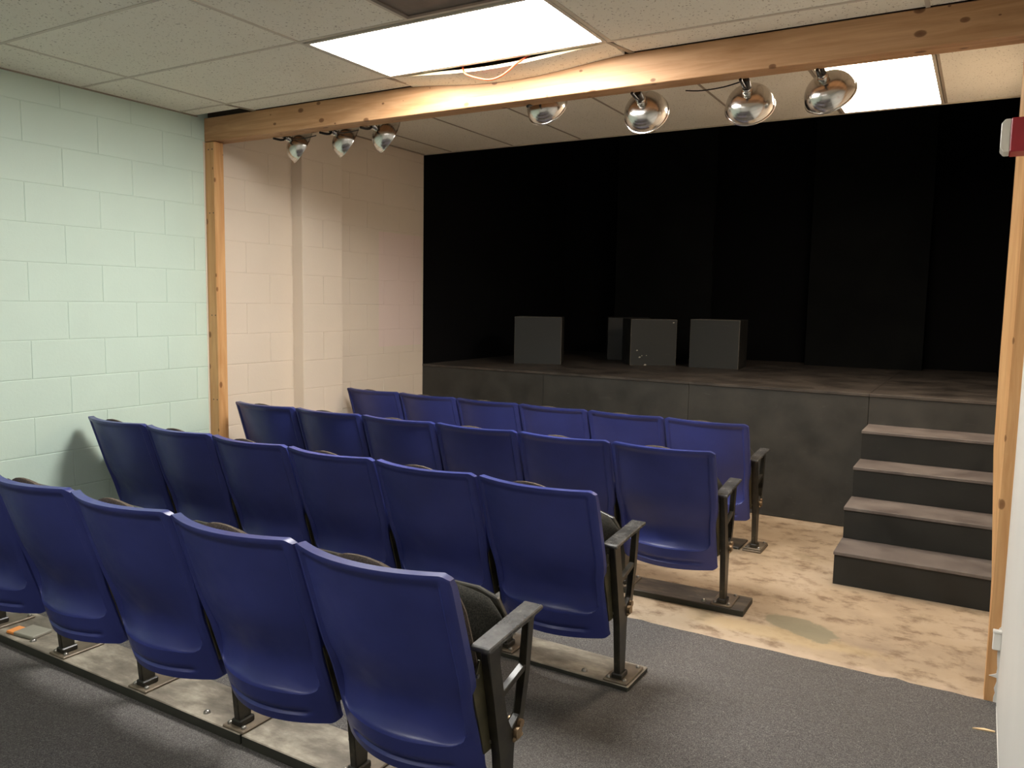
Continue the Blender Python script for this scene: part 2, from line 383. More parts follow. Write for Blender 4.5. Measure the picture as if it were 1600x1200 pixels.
# stage box, all black
struct(MB().box(-0.2, 0.0, YS, YE+0.2, 0, 3.9).build('wall_stage_left', 'black_paint'), 'black painted side wall at the left of the stage', 'wall')
struct(MB().box(XR+0.01, 4.6, YS, YE+0.2, 0, 3.9).build('wall_stage_right', 'black_paint'), 'black painted side wall at the right of the stage', 'wall')
wb = struct(MB().box(0, XR+0.01, YE, YE+0.2, 0, 3.9).build('wall_stage_back', 'black_paint'), 'black painted back wall of the stage', 'wall')
struct(MB().box(0, XR+0.01, YS, YE, 3.7, 3.9).build('ceiling_stage', 'black_paint'), 'black painted ceiling above the stage', 'ceiling')
for (x0, x1, y, lab) in ((0.80, 1.86, 7.92, 'black scenery flat standing behind the two middle cubes'), (2.80, 3.82, 7.96, 'wide black scenery flat standing on the right half of stage')):
    t = empty('scenery_flat', ((x0+x1)/2, y, ZS)); h = (x1-x0)/2
    MB().box(-h, h, 0, 0.012, 0, 2.70, 0.002).build('panel', 'black_flat', t)
    for s_ in (-1, 1): MB().box(s_*h-(0.04 if s_ > 0 else 0), s_*h+(0.04 if s_ < 0 else 0), 0.012, 0.05, 0, 2.70).build('stile', 'black_flat', t)
    tag(t, lab, 'scenery flat', 'scenery flats')

# ---- ceilings: tiles, grid bars
ce = struct(MB().box(0, XR, YB, YF+0.11, 2.80, 2.95).build('ceiling', 'plenum_dark'), 'suspended tile ceiling over the audience seats', 'ceiling')
ck = struct(MB().box(0, XR+0.01, YF+0.11, YS, ZK+0.03, 2.95).build('ceiling_frame_bay', 'plenum_dark'), 'suspended tile ceiling between timber frame and stage', 'ceiling')
_tc = {}
def tile(x0, x1, y0, y1, z, parent):
    key = (round(x1-x0, 3), round(y1-y0, 3))
    if key not in _tc:
        a_, b_ = key[0]/2-0.004, key[1]/2-0.004
        o = MB().box(-a_, a_, -b_, b_, 0, 0.014, 0.003).build('ceiling_tile', 'ceiling_tile'); _tc[key] = o.data; bpy.data.objects.remove(o)
    return link_mesh('ceiling_tile', _tc[key], parent, ((x0+x1)/2, (y0+y1)/2, z))
GX = [0.0, 0.43, 1.63, 2.83, 4.02, XR]
GY = [3.07-0.61*k for k in range(9)]
bands = [(GY[k+1], GY[k]) for k in range(8)]
for bi, (y0, y1) in enumerate(bands+[(GY[0], YF)]):
    strip = bi == len(bands)
    for x0, x1 in zip(GX, GX[1:]):
        if abs(x0-1.63) < 0.01 and bi == 5: continue
        if abs(x0-1.63) < 0.01 and (bi == 0 or strip): continue            # the lit fixture, the sagging strip
        if abs(x0-1.63) < 0.01 and bi == 1: tile(1.63, 2.225, y0, y1, ZC, ce); continue
        tile(x0, x1, y0, 3.185 if strip and x0 == 0 else y1, ZC, ce)
for x in GX[1:-1]: MB().box(x-0.008, x+0.008, YB, 3.07 if x < 4 else YF, ZC-0.003, ZC+0.03).build('grid_bar', 'grid_metal', ce)
MB().box(2.225-0.008, 2.225+0.008, GY[2], GY[1], ZC-0.003, ZC+0.03).build('grid_bar', 'grid_metal', ce)
for y in GY: MB().box(0, XR, y-0.008, y+0.008, ZC-0.0025, ZC+0.03).build('grid_bar', 'grid_metal', ce)
MB().box(0, 0.018, YB, 3.2, ZC-0.004, ZC).build('wall_angle', 'grid_dull', ce)
# short cross ties ending at the beam
for x in (0.43, 1.63, 2.83): MB().prism([(x-0.02, 3.075), (x-0.004, 3.075), (x+0.036, YF), (x+0.012, YF)], 2, ZC-0.004, ZC).build('tie', 'grid_dull', ce)
# sagging strip of tile in front of the lit fixture
N = 24; v = []; f = []
for i in range(N+1):
    t = i/N; x = 1.64+t*1.18; sg = -0.040*math.sin(math.pi*t)**1.3
    for (y, z) in ((3.085+0.0*t, ZC+sg*0.80), (YF-0.003, ZC-0.006+sg*1.0), (YF-0.003, ZC+0.010+sg), (3.085, ZC+0.014+sg*0.80)): v.append((x, y, z))
for i in range(N):
    for k in range(4): f.append((i*4+k, i*4+(k+1) % 4, (i+1)*4+(k+1) % 4, (i+1)*4+k))
f += [(3, 2, 1, 0), (N*4, N*4+1, N*4+2, N*4+3)]
so = mesh_obj('sagging_tile', v, f, 'ceiling_tile', ce); so.data.materials.append(MATS['tile_edge'])
for p in so.data.polygons:
    if p.normal.y < -0.8: p.material_index = 1
# bay ceiling
KX = [0.0, 0.30, 0.905, 1.51, 2.115, 2.78, 3.385, 3.99, XR]
KY = [YF+0.10, 4.32, YS]
for bi, (y0, y1) in enumerate(zip(KY, KY[1:])):
    for x0, x1 in zip(KX, KX[1:]):
        if bi == 1 and abs(x0-3.385) < 0.01: continue
        tile(x0, x1, y0, y1, ZK, ck)
for x in KX[1:-1]: MB().box(x-0.007, x+0.007, KY[0], YS, ZK-0.003, ZK+0.03).build('grid_bar', 'grid_dull', ck)
MB().box(0, XR, 4.31, 4.33, ZK-0.003, ZK+0.03).build('grid_bar', 'grid_dull', ck)
MB().box(0, XR, YS-0.018, YS, ZK-0.006, ZK+0.06).build('edge_angle', 'grid_metal', ck)
MB().box(0, 0.02, KY[0], YS, ZK-0.006, ZK).build('wall_angle', 'grid_dull', ck)

# ---- ceiling lights
def troffer(x0, x1, y0, y1, z, lens_mat, label):
    t = empty('ceiling_light', ((x0+x1)/2, (y0+y1)/2, z)); a_, b_, fw = (x1-x0)/2, (y1-y0)/2, 0.016
    fr = MB()
    fr.box(-a_, a_, -b_, -b_+fw, -0.005, 0.02).box(-a_, a_, b_-fw, b_, -0.005, 0.02).box(-a_, -a_+fw, -b_+fw, b_-fw, -0.005, 0.02).box(a_-fw, a_, -b_+fw, b_-fw, -0.005, 0.02)
    fr.build('frame', 'grid_metal', t)
    MB().box(-a_+fw, a_-fw, -b_+fw, b_-fw, -0.002, 0.004).build('lens', lens_mat, t)['label'] = 'glowing white diffuser'
    MB().box(-a_+0.002, a_-0.002, -b_+0.002, b_-0.002, 0.02, 0.11).build('housing', 'grid_dull', t)
    tag(t, label, 'ceiling light')
troffer(1.642, 2.818, 2.482, 3.062, ZC, 'house_lens', 'lit fluorescent ceiling panel above the blue seats, on the near side of the beam')
troffer(3.398, 3.978, 4.335, 5.512, ZK, 'stage_lens', 'lit fluorescent ceiling panel beyond the beam, beside the black stage')
troffer(1.642, 2.818, -0.568, 0.012, ZC, 'rear_lens', 'lit fluorescent ceiling panel over the rear of the room')
t = empty('ceiling_panel', (2.5275, 2.155, ZC))
MB().box(-0.29, 0.29, -0.29, 0.29, 0.002, 0.012, 0.002).build('plate', 'dark_panel', t)
fr = MB(); fr.box(-0.295, 0.295, -0.295, -0.275, -0.003, 0.002).box(-0.295, 0.295, 0.275, 0.295, -0.003, 0.002).box(-0.295, -0.275, -0.275, 0.275, -0.003, 0.002).box(0.275, 0.295, -0.275, 0.275, -0.003, 0.002)
fr.build('frame', 'dark_panel', t)
tag(t, 'dark grey-brown square ceiling panel next to the lit fluorescent panel', 'ceiling panel')
# orange cable hanging out of the gap
pts = [(2.02, 3.16, 2.64), (2.055, 3.10, 2.592), (2.085, 3.074, 2.548), (2.14, 3.070, 2.522), (2.22, 3.068, 2.500), (2.28, 3.068, 2.505), (2.33, 3.070, 2.528), (2.37, 3.074, 2.556), (2.42, 3.10, 2.592), (2.46, 3.16, 2.64)]
def smooth_pts(p, n=5):
    p = [Vector(q) for q in p]; out = []
    for i in range(len(p)-1):
        a_, b_, c_, d_ = p[max(i-1, 0)], p[i], p[i+1], p[min(i+2, len(p)-1)]
        for k in range(n):
            t = k/n; out.append(0.5*((2*b_)+(c_-a_)*t+(2*a_-5*b_+4*c_-d_)*t*t+(3*b_-a_-3*c_+d_)*t**3))
    return out+[p[-1]]
tag(MB().tube(smooth_pts(pts), 0.0045, 8).build('orange_cable', 'orange_cable', None, 60), 'orange cable looping out of the ceiling gap above the beam', 'cable')

# ---- timber frame
struct(MB().box(0, XR+0.01, YF+0.03, YF+0.11, 2.586, 2.95).build('wall_header', 'plenum_dark'), 'boarding above the timber beam', 'wall')
bt = empty('timber_beam', (0, YF, 2.44))
for i, (a_, b_) in enumerate(((0.0, 0.038), (0.0385, 0.0765), (0.077, 0.115))):
    MB().box(0.0, XR-0.001, a_, b_, 0.0+0.001*i, 0.143, 0.003).build('plank', 'pine_beam', bt)
tag(bt, 'long knotty pine beam spanning the room under the ceiling', 'beam')
tag(MB().box(0.004, 0.090, YF-0.002, YF+0.072, 0, 2.437, 0.004).build('timber_post', 'pine_post'), 'knotty pine post against the left block wall holding the beam', 'post')
post = bpy.data.objects['timber_post']
for z_ in (2.39, 2.00, 1.36, 0.82):
    for x_ in (0.040, 0.074):
        MB().lathe([(0.0, 0.0012), (0.0042, 0.001), (0.0046, -0.002)], 8, Matrix.Translation((x_, YF-0.002, z_)) @ Matrix.Rotation(math.pi/2, 4, 'X')).build('nail_head', 'lamp_black', post)
MBp = MB(); zs = [0.0, 0.25, 0.45, 0.7, 0.95, 1.3, 1.8, 2.437]; v = []; f = []
for z in zs:
    d = 0.034*sstep(z, 0.30, 1.1)
    v += [(4.37, YF, z), (XR+0.008, YF, z), (XR+0.008, YF+0.09, z), (4.369-d, YF+0.09, z)]
for i in range(len(zs)-1):
    for k in range(4): f.append((i*4+k, i*4+(k+1) % 4, (i+1)*4+(k+1) % 4, (i+1)*4+k))
f += [(3, 2, 1, 0), tuple(range(len(v)-4, len(v)))]
tag(mesh_obj('timber_post', v, f, 'pine_post'), 'pine post at the right wall beside the black steps', 'post')
# light caulk edge where wall meets the left post
MB().box(-0.001, 0.003, YF-0.010, YF+0.002, 0, 2.44).build('paint_edge', 'cream_paint', wl)

# ------------------------------------------------------------------ stage and steps
st = empty('stage', (0, YS, 0))
for i, (x0, x1) in enumerate(((0.0, 1.22), (1.2205, 2.44), (2.4405, 3.66), (3.6605, XR))):
    MB().box(x0+0.0008, x1-0.0008, 0, 0.02, 0.004, ZS-0.02, 0.0015).build('front_panel', 'stage_front_paint', st)
DX = [0.0, 1.22, 2.44, 3.66, XR]; DY = [-0.008, 1.23, 2.45, YE-YS-0.03]
for i in range(4):
    for j in range(3):
        MB().box(DX[i]+0.0006, DX[i+1]-0.0006, DY[j]+0.0006, DY[j+1]-0.0006, ZS-0.019, ZS, 0.001).build('deck_board', 'stage_deck_paint', st)
MB().box(0.01, XR-0.01, 0.021, YE-YS-0.03, 0.0, ZS-0.02).build('substructure', 'riser_paint', st)
tag(st, 'black painted wooden stage platform across the end of the room', 'stage')
SX0, SX1, TD, SH = 3.669, XR-0.002, 0.2967, 0.1789
sp = empty('stage_steps', ((SX0+SX1)/2, YS-0.032-2*TD, 0)); W2 = (SX1-SX0)/2
ys0 = YS-0.035
for k in range(4):
    top = SH*(4-k); yf = ys0-(k+1)*TD; o = -(YS-0.032-2*TD)
    yb = ys0-k*TD
    MB().box(-W2-0.004, W2, yf-0.008+o, yb+o+(0.0 if k else 0.034), top-0.018, top, 0.002).build('tread', 'tread_paint', sp)
    MB().box(-W2, W2, yf+o, yf+o+0.018, 0.0 if k == 3 else top-SH, top-0.0185, 0.001).build('riser', 'riser_paint', sp)
    for s_ in (-1, 1):
        MB().box(s_*W2-(0.018 if s_ > 0 else 0), s_*W2+(0.018 if s_ < 0 else 0), yf+0.0185+o, yb+o+(0.018 if k else 0.034), 0, top-0.0185).build('side_panel', 'riser_paint', sp)
tag(sp, 'black wooden steps with grey worn treads leading up to the stage', 'steps')

def cube(x, y, ang, label, s=0.425, mat='cube_paint', chips=()):
    t = empty('wooden_cube', (x, y, ZS), math.radians(ang))
    # local origin at front left corner
    fp = MB().box(0, s, 0, 0.016, 0, s, 0.004).build('front_panel', mat, t); fp.data.materials.append(MATS['worn_edge'])
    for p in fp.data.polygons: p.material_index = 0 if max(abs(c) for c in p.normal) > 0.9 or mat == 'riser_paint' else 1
    for cx_, cz_, r_ in chips:
        MB().prism([(cx_-r_, cz_-r_*0.4), (cx_+r_*0.3, cz_-r_*0.7), (cx_+r_, cz_+r_*0.2), (cx_-r_*0.2, cz_+r_*0.6)], 1, -0.0008, 0.0005).build('paint_chip', 'paint_chip', fp)
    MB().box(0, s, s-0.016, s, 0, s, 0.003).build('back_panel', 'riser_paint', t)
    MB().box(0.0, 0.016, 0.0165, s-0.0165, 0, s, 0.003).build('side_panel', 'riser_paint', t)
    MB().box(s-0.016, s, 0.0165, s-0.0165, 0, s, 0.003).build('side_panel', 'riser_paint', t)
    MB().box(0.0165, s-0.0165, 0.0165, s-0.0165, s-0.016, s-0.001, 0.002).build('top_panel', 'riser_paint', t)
    tag(t, label, 'stage cube', 'black cubes on the stage')
cube(0.596, 6.119, 23.8, 'scuffed black wooden cube standing alone at the left of the stage', 0.43)
cube(1.508, 6.668, 33.0, 'black wooden cube with chipped paint, left of the close pair on stage', 0.425, 'cube_paint', ((0.062, 0.140, 0.010), (0.088, 0.078, 0.012), (0.108, 0.092, 0.007), (0.150, 0.094, 0.006), (0.140, 0.008, 0.014), (0.392, 0.398, 0.010)))
cube(2.008, 6.839, 5.2, 'black wooden cube, rightmost of the cubes on the stage', 0.435)
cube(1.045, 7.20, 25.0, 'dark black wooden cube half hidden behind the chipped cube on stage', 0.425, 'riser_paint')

# ------------------------------------------------------------------ theatre seats
WS = 0.511
Z0B, HB, LEAN = 0.212, 0.608, 0.198
def bowf(u, s): return -(0.066+0.022*(1-sstep(s, 0.0, 0.45)))*(1-abs(u)**2.0)
def hw(s): return WS/2-0.005-0.013*(1-sstep(s, 0.35, 0.55))
TB = 0.165      # lower edge of the recessed panel
def rear(u, t):
    """a point on the rear face of the back shell; u in -1..1, t 0 bottom .. 1 top"""
    au = max(0.0, (min(abs(u), 0.88)-0.66)/0.22)
    sb = TB+0.050*(1-math.sqrt(max(0.0, 1-au*au)))
    s = t+(sb-TB)*max(0.0, 1-abs(t-TB)/0.13)
    x = u*hw(s)
    bow = bowf(u, s)
    y = LEAN*(1-s)+bow
    z = Z0B+HB*s
    # recessed panel
    mu = 1-sstep(abs(u), 0.868, 0.90)
    mv = max(0.0, min(1.0, (s-sb)/0.15))**0.5*(1-sstep(s, 0.955, 0.975))
    dep = 0.010+0.046*(1-sstep(s, 0.18, 0.62))*(1-0.6*sstep(abs(u), 0.35, 0.88))
    y += mu*mv*dep
    # slot above the bottom lip
    gr = sstep(s, 0.045, 0.055)*(1-sstep(s, 0.066, 0.078))*(1-sstep(abs(u), 0.66, 0.72))
    y += 0.009*gr
    # rounded corners
    if abs(u) > 0.9:
        q = (abs(u)-0.9)/0.1
        z -= 0.012*q*q*sstep(s, 0.94, 1.0); z += 0.014*q*q*(1-sstep(s, 0.0, 0.06))
    return Vector((x, y, z))
def shell_mesh():
    us = [-1, -0.975, -0.95, -0.92, -0.905, -0.885, -0.865, -0.84, -0.78]+[-0.72+0.06*i for i in range(25)]+[0.78, 0.84, 0.865, 0.885, 0.905, 0.92, 0.95, 0.975, 1]
    ss = [0, 0.012, 0.03, 0.043, 0.05, 0.057, 0.064, 0.07, 0.08, 0.10, 0.125, 0.145, 0.158, 0.165, 0.168, 0.174, 0.182, 0.192, 0.205, 0.22, 0.235, 0.255, 0.28, 0.32, 0.36, 0.40, 0.43, 0.46, 0.5, 0.56, 0.62, 0.68, 0.74, 0.80, 0.85, 0.90, 0.94, 0.955, 0.97, 0.982, 0.992, 1.0]
    nu, ns = len(us), len(ss); v = []; f = []
    R_ = [[rear(u, s) for u in us] for s in ss]
    for side in (0, 1):
        for j, s in enumerate(ss):
            for i, u in enumerate(us):
                p = R_[j][i].copy()
                if side:
                    base = LEAN*(1-s)+bowf(u, s)
                    th = 0.078-0.016*sstep(s, 0.45, 0.65)-0.030*sstep(s, 0.80, 1.0)-0.020*(1-sstep(s, 0.05, 0.2))
                    te = 0.012+0.018*sstep(s, 0.43, 0.46)-0.004*sstep(s, 0.9, 1.0)
                    k_ = sstep(abs(u), 0.90, 0.95); th = th*(1-k_)+te*k_
                    p.y = base+th
                    p.x *= 0.994
                else:
                    # soften the outer edge
                    p.y += 0.004*sstep(abs(u), 0.975, 1.0)+0.0015*sstep(s, 0.992, 1.0)
                v.append(p)
    n = nu*ns
    for j in range(ns-1):
        for i in range(nu-1):
            a_ = j*nu+i; f.append((a_, a_+1, a_+nu+1, a_+nu)); f.append((n+a_, n+a_+nu, n+a_+nu+1, n+a_+1))
    for j in range(ns-1):
        for i in (0, nu-1): a_ = j*nu+i; f.append((a_, a_+nu, n+a_+nu, n+a_))
    for i in range(nu-1):
        for j in (0, ns-1): a_ = j*nu+i; f.append((a_, a_+1, n+a_+1, n+a_))
    return v, f
def cushion(nu, ns, fn_center, thick_front, thick_back):
    """closed pillow: fn_center(u, s) gives mid point; thickness fades to the rim"""
    v = []; f = []
    for side in (0, 1):
        for j in range(ns):
            for i in range(nu):
                u = math.sin(math.pi/2*(-1+2*i/(nu-1))); s = 0.5+0.5*math.sin(math.pi/2*(-1+2*j/(ns-1)))
                p, nrm = fn_center(u, s); e = max(0.0, 1-abs(u)**5)**0.5*max(0.0, 1-abs(2*s-1)**5)**0.5
                p = p+nrm*(thick_front*e if side else -thick_back*e); v.append(p)
    n = nu*ns
    for j in range(ns-1):
        for i in range(nu-1):
            a_ = j*nu+i; f.append((a_, a_+1, a_+nu+1, a_+nu)); f.append((n+a_, n+a_+nu, n+a_+nu+1, n+a_+1))
    for j in range(ns-1):
        for i in (0, nu-1): a_ = j*nu+i; f.append((a_, a_+nu, n+a_+nu, n+a_))
    for i in range(nu-1):
        for j in (0, ns-1): a_ = j*nu+i; f.append((a_, a_+1, n+a_+1, n+a_))
    return v, f
def back_pad(u, s):
    st_ = 0.38+0.61*s
    ztop = (0.034*max(0.0, 1-((u+0.1)/0.5)**2)**0.7-0.026)*s*s
    y = LEAN*(1-st_)+bowf(u*0.9, st_)+0.088-0.026*sstep(st_, 0.78, 1.0)
    return Vector((u*(WS/2-0.030), y, Z0B+HB*st_+ztop)), Vector((0, 1, 0.25)).normalized()
def seat_pad(u, s):
    # tipped-up seat; s runs from hinge (bottom) to front edge (top)
    x = u*(WS/2-0.036)
    z = 0.375+s*0.265+0.036*(1-abs(u)**2.4)*s-0.040*max(0.0, abs(u)-0.75)/0.25*s*s*abs(u)
    y = 0.232+0.075*s
    return Vector((x, y, z)), Vector((0, 1, -0.25)).normalized()
PROTO = {}
def proto():
    d = {}
    v, f = shell_mesh(); o = mesh_obj('back_shell', v, f, 'blue_plastic', None, 42); d['back_shell'] = o.data; bpy.data.objects.remove(o)
    def keep(key, o): d[key] = o.data; bpy.data.objects.remove(o)
    v, f = cushion(19, 17, back_pad, 0.034, 0.012); keep('back_pad', mesh_obj('back_pad', v, f, 'pad_fabric', None, 60))
    v, f = cushion(19, 17, seat_pad, 0.040, 0.050); keep('seat_cushion', mesh_obj('seat_cushion', v, f, 'black_fabric', None, 60))
    # underside pan of the tipped seat
    pn = MB(); poly = [(-0.205, 0.385), (0.205, 0.385), (0.205, 0.62), (0.17, 0.665), (0.10, 0.685), (-0.10, 0.685), (-0.17, 0.665), (-0.205, 0.62)]
    pn.prism(poly, 1, 0.262, 0.278, 0.003); 
    for k in range(len(pn.v)):
        q = pn.v[k]; q.y += 0.012+0.085*((q.z-0.385)/0.3); q.z -= 0.03*((q.z-0.385)/0.3)
    keep('seat_pan', pn.build('seat_pan', 'black_enamel'))
    keep('hinge_bar', MB().tube([(-WS/2+0.018, 0.262, 0.345), (WS/2-0.018, 0.262, 0.345)], 0.013, 10).build('hinge_bar', 'black_enamel', None, 50))
    for s_ in (-1, 1):
        xa = s_*(WS/2-0.020)
        # olive bracket plate bolted to the lower side of the back
        def yz(s, dy): return (LEAN*(1-s)+dy, Z0B+HB*s)
        poly = [yz(0.12, 0.010), yz(0.12, 0.050), yz(0.30, 0.088), yz(0.52, 0.104), yz(0.56, 0.070), yz(0.45, 0.014)]
        keep('bracket%d' % s_, MB().prism(poly, 0, xa-0.002, xa+0.002+0.004, 0.001).build('side_bracket', 'olive_metal'))
        for qi, q in enumerate((0.16, 0.50)):
            y_, z_ = yz(q, 0.045); keep('screw%d_%d' % (s_, qi), MB().tube([(xa+0.003, y_, z_), (xa+0.010, y_, z_)], 0.006, 8).build('screw', 'bolt_steel'))
    # standard: one casting in the y-z plane, origin at the seat boundary on the floor
    T = 0.013
    sd = MB()
    sd.prism([(0.236, 0.040), (0.288, 0.040), (0.286, 0.25), (0.300, 0.285), (0.250, 0.36), (0.238, 0.42), (0.205, 0.585), (0.150, 0.585), (0.188, 0.42), (0.218, 0.27)], 0, -T, T, 0.004)
    sd.prism([(0.300, 0.285), (0.345, 0.312), (0.372, 0.44), (0.398, 0.605), (0.366, 0.605), (0.350, 0.46), (0.325, 0.34), (0.278, 0.318)], 0, -T*0.9, T*0.9, 0.003)
    sd.prism([(0.225, 0.420), (0.358, 0.456), (0.362, 0.474), (0.222, 0.438)], 0, -T*0.8, T*0.8, 0.002)
    sd.prism([(0.150, 0.575), (0.398, 0.590), (0.398, 0.618), (0.150, 0.590)], 0, -T, T, 0.003)
    sd.box(-0.022, 0.022, 0.230, 0.294, 0.040, 0.062, 0.004)
    keep('standard', sd.build('standard', 'black_enamel'))
    ar = MB(); ar.prism([(0.132, 0.584), (0.410, 0.612), (0.414, 0.618), (0.410, 0.626), (0.135, 0.600), (0.128, 0.594)], 0, -0.030, 0.030, 0.003)
    keep('armrest', ar.build('armrest', 'arm_enamel'))
    bo = MB(); bo.tube([(-0.022, 0.300, 0.300), (0.024, 0.300, 0.300)], [0.016, 0.016], 10).tube([(-0.020, 0.318, 0.318), (0.022, 0.318, 0.318)], 0.012, 10).box(-0.019, 0.020, 0.282, 0.330, 0.278, 0.290, 0.003)
    keep('hinge_boss', bo.build('hinge_boss', 'rust_bolt', None, 50))
    keep('foot_plate', MB().box(-0.050, 0.050, 0.236-0.02, 0.42-0.03, 0.030, 0.040, 0.003).build('foot_plate', 'plate_metal'))
    keep('foot_bolt', MB().lathe([(0.0, 0.049), (0.006, 0.0485), (0.0085, 0.045), (0.009, 0.0395)], 10).build('foot_bolt', 'bolt_steel', None, 60))
    return d
PROTO = proto()
def seat(x, y, rz, label, group, left_end=False, zoff=0.0):
    t = empty('theater_seat', (x, y, zoff), rz)
    sh = link_mesh('back_shell', PROTO['back_shell'], t)
    link_mesh('back_pad', PROTO['back_pad'], t)['label'] = 'grey-brown back upholstery'
    link_mesh('seat_cushion', PROTO['seat_cushion'], t)['label'] = 'black fabric cushion, tipped up'
    link_mesh('seat_pan', PROTO['seat_pan'], t); link_mesh('hinge_bar', PROTO['hinge_bar'], t)
    for s_ in (-1, 1):
        b = link_mesh('side_bracket', PROTO['bracket%d' % s_], t); [link_mesh('screw', PROTO['screw%d_%d' % (s_, q)], b) for q in (0, 1)]
    for s_ in ((1, -1) if left_end else (1,)):
        sd = link_mesh('standard', PROTO['standard'], t, (s_*WS/2, 0, 0))
        link_mesh('armrest', PROTO['armrest'], sd); link_mesh('hinge_boss', PROTO['hinge_boss'], sd)
        link_mesh('foot_plate', PROTO['foot_plate'], sd); [link_mesh('foot_bolt', PROTO['foot_bolt'], sd, (bx, by, 0)) for bx in (-0.033, 0.033) for by in (0.236, 0.372)]
    tag(t, label, 'theater seat', group)
ROWS = [  # name, right end x, y of top corners, slope, extra height, seats
    ('row nearest the camera', 3.2413, 1.3327, -0.0013, 0.014),
    ('second row from the camera', 3.1444, 2.3591, 0.0088, -0.004),
    ('third row from the camera', 3.2778, 3.3525, -0.0264, 0.0),
    ('front row by the stage', 3.1631, 4.4032, 0.0086, -0.018)]
ORD = ['aisle-end', 'second', 'third', 'fourth', 'fifth', 'last']
for nm, e, y, sl, dz in ROWS:
    for k in range(6):
        d = (k+0.5)*WS; ang = -math.atan(sl)
        if k == 0: lab = 'blue theater seat with exposed armrest, aisle end of the %s' % nm
        elif k == 5: lab = 'blue plastic theater seat by the left wall, last in the %s' % nm
        else: lab = 'blue plastic theater seat, %s from the aisle, in the %s' % (ORD[k], nm)
        seat(e-d*math.cos(ang), y+d*sl, ang, lab, 'blue theater seats, '+nm, k == 5, dz)
# base boards the rows are bolted to
def board(x0, x1, y0, y1, h, rz, label, mat, zb):
    t = empty('base_board', (x1, (y0+y1)/2, 0), rz); L = x1-x0; b_ = (y1-y0)/2
    pk = MB().box(-L, 0, -b_, b_, zb, h, 0.003).build('plank', mat, t); pk.data.materials.append(MATS['board_edge'])
    for p in pk.data.polygons: p.material_index = 0 if p.normal.z > 0.5 else 1
    n = max(2, int(L/0.5))
    for k in range(n):
        xx = -L+(k+0.62)*L/n
        bo = MB().lathe([(0.0, h+0.011), (0.007, h+0.010), (0.011, h+0.006), (0.013, h-0.001)], 10, Matrix.Translation((xx, (-b_+0.035) if k % 2 else (b_-0.03), 0)))
        bo.build('bolt_head', 'bolt_steel', t, 60)
    tag(t, label, 'board', 'boards under the seat rows')
def rowboard(i, x0, x1, label, mat):
    nm, e, y, sl, dz = ROWS[i]
    yc = y+(e-x1)*sl; board(x0, x1, yc+0.215, yc+0.42, 0.030+dz, -math.atan(sl), label, mat, 0.006 if i < 2 else 0.0)
rowboard(0, 2.262, 3.305, 'worn wooden base board under the aisle seats of the nearest row', 'board_wood')
rowboard(0, 0.10, 2.255, 'long worn wooden base board under the wall side of the nearest row', 'board_wood')
rowboard(1, 0.06, 3.203, 'dusty wooden base board under the second row from the camera', 'board_wood')
rowboard(2, 0.20, 3.378, 'dark painted base board under the third row, on the concrete', 'board_dark')
nm, e, y, sl, dz = ROWS[3]
rowboard(3, 0.08, e-0.075, 'dark base board under the front row, ending before its aisle foot', 'board_dark')
tag(MB().box(-0.055, 0.055, 0.205, 0.395, 0.0, 0.012, 0.002).build('floor_pad', 'plate_metal', None, None, (e, y, 0)), 'thin metal pad under the aisle foot of the front seat row', 'floor pad')

# ------------------------------------------------------------------ clamp lamps on the beam
def lamp(mid, axis, label, group, clamp_x=None, cord=None):
    ax = Vector(axis).normalized(); mid = Vector(mid)
    q = ax.to_track_quat('Z', 'Y'); t = empty('clamp_lamp', mid); t.rotation_mode = 'QUATERNION'; t.rotation_quaternion = q
    prof = []
    for i in range(15):
        a_ = i/14; prof.append((0.021+0.084*math.sin(a_*math.pi/2)**0.92, -0.050+0.085*(1-math.cos(a_*math.pi/2))))
    prof = [(0.019, -0.078), (0.021, -0.076), (0.021, -0.052)]+prof+[(0.109, 0.036), (0.110, 0.040), (0.107, 0.041)]+[(r-0.0012, z+0.0012) for r, z in prof[::-1]]
    MB().lathe(prof, 40).build('reflector', 'aluminium', t, 50)
    MB().lathe([(0.0, -0.125), (0.014, -0.124), (0.017, -0.118), (0.018, -0.076), (0.0, -0.072)], 20).build('socket', 'lamp_black', t, 50)
    MB().lathe([(0.0, 0.03), (0.022, 0.022), (0.030, 0.0), (0.024, -0.03), (0.013, -0.055), (0.012, -0.07), (0.0, -0.07)], 20).build('bulb', 'lamp_bulb', t, 60)
    # clip ring
    MB().lathe([(0.0215, -0.072), (0.0245, -0.070), (0.0245, -0.060), (0.0215, -0.058)], 20).build('collar', 'aluminium', t, 40)
    # spring clamp gripping the rear edge of the beam
    inv = (Matrix.Translation(mid) @ q.to_matrix().to_4x4()).inverted()
    neck = mid-ax*0.066; grip = Vector((clamp_x if clamp_x is not None else neck.x, YF+0.118, 2.437))
    cl = MB(); side = Vector((1, 0, 0))
    g2 = grip+Vector((0, -0.045, -0.004))
    arm1 = [neck+Vector((0, 0, 0.022)), neck*0.5+grip*0.5+Vector((0, 0.012, 0.006)), grip+Vector((0, 0.006, 0.035))]
    arm2 = [neck+Vector((0, 0, 0.020)), neck*0.5+grip*0.5+Vector((0, -0.004, -0.012)), g2+Vector((0, 0, -0.004))]
    for arm in (arm1, arm2):
        cl.tube([inv @ p for p in smooth_pts(arm, 4)], 0.007, 8)
    cl.build('clamp', 'lamp_black', t, 50)
    if cord:
        MB().tube([inv @ Vector(p) for p in smooth_pts([mid-ax*0.12]+cord, 5)], 0.0032, 6).build('power_cord', 'lamp_black', t, 60)
    tag(t, label, 'clamp lamp', group)
    return t
GL, GR = 'clamp lamps at the left end of the beam', 'clamp lamps at the right end of the beam'
LA = (0.45, 0.76, -0.47)
def mid_of(x, z): return tuple(Vector((x, 3.52, z))-0.036*Vector(LA).normalized())
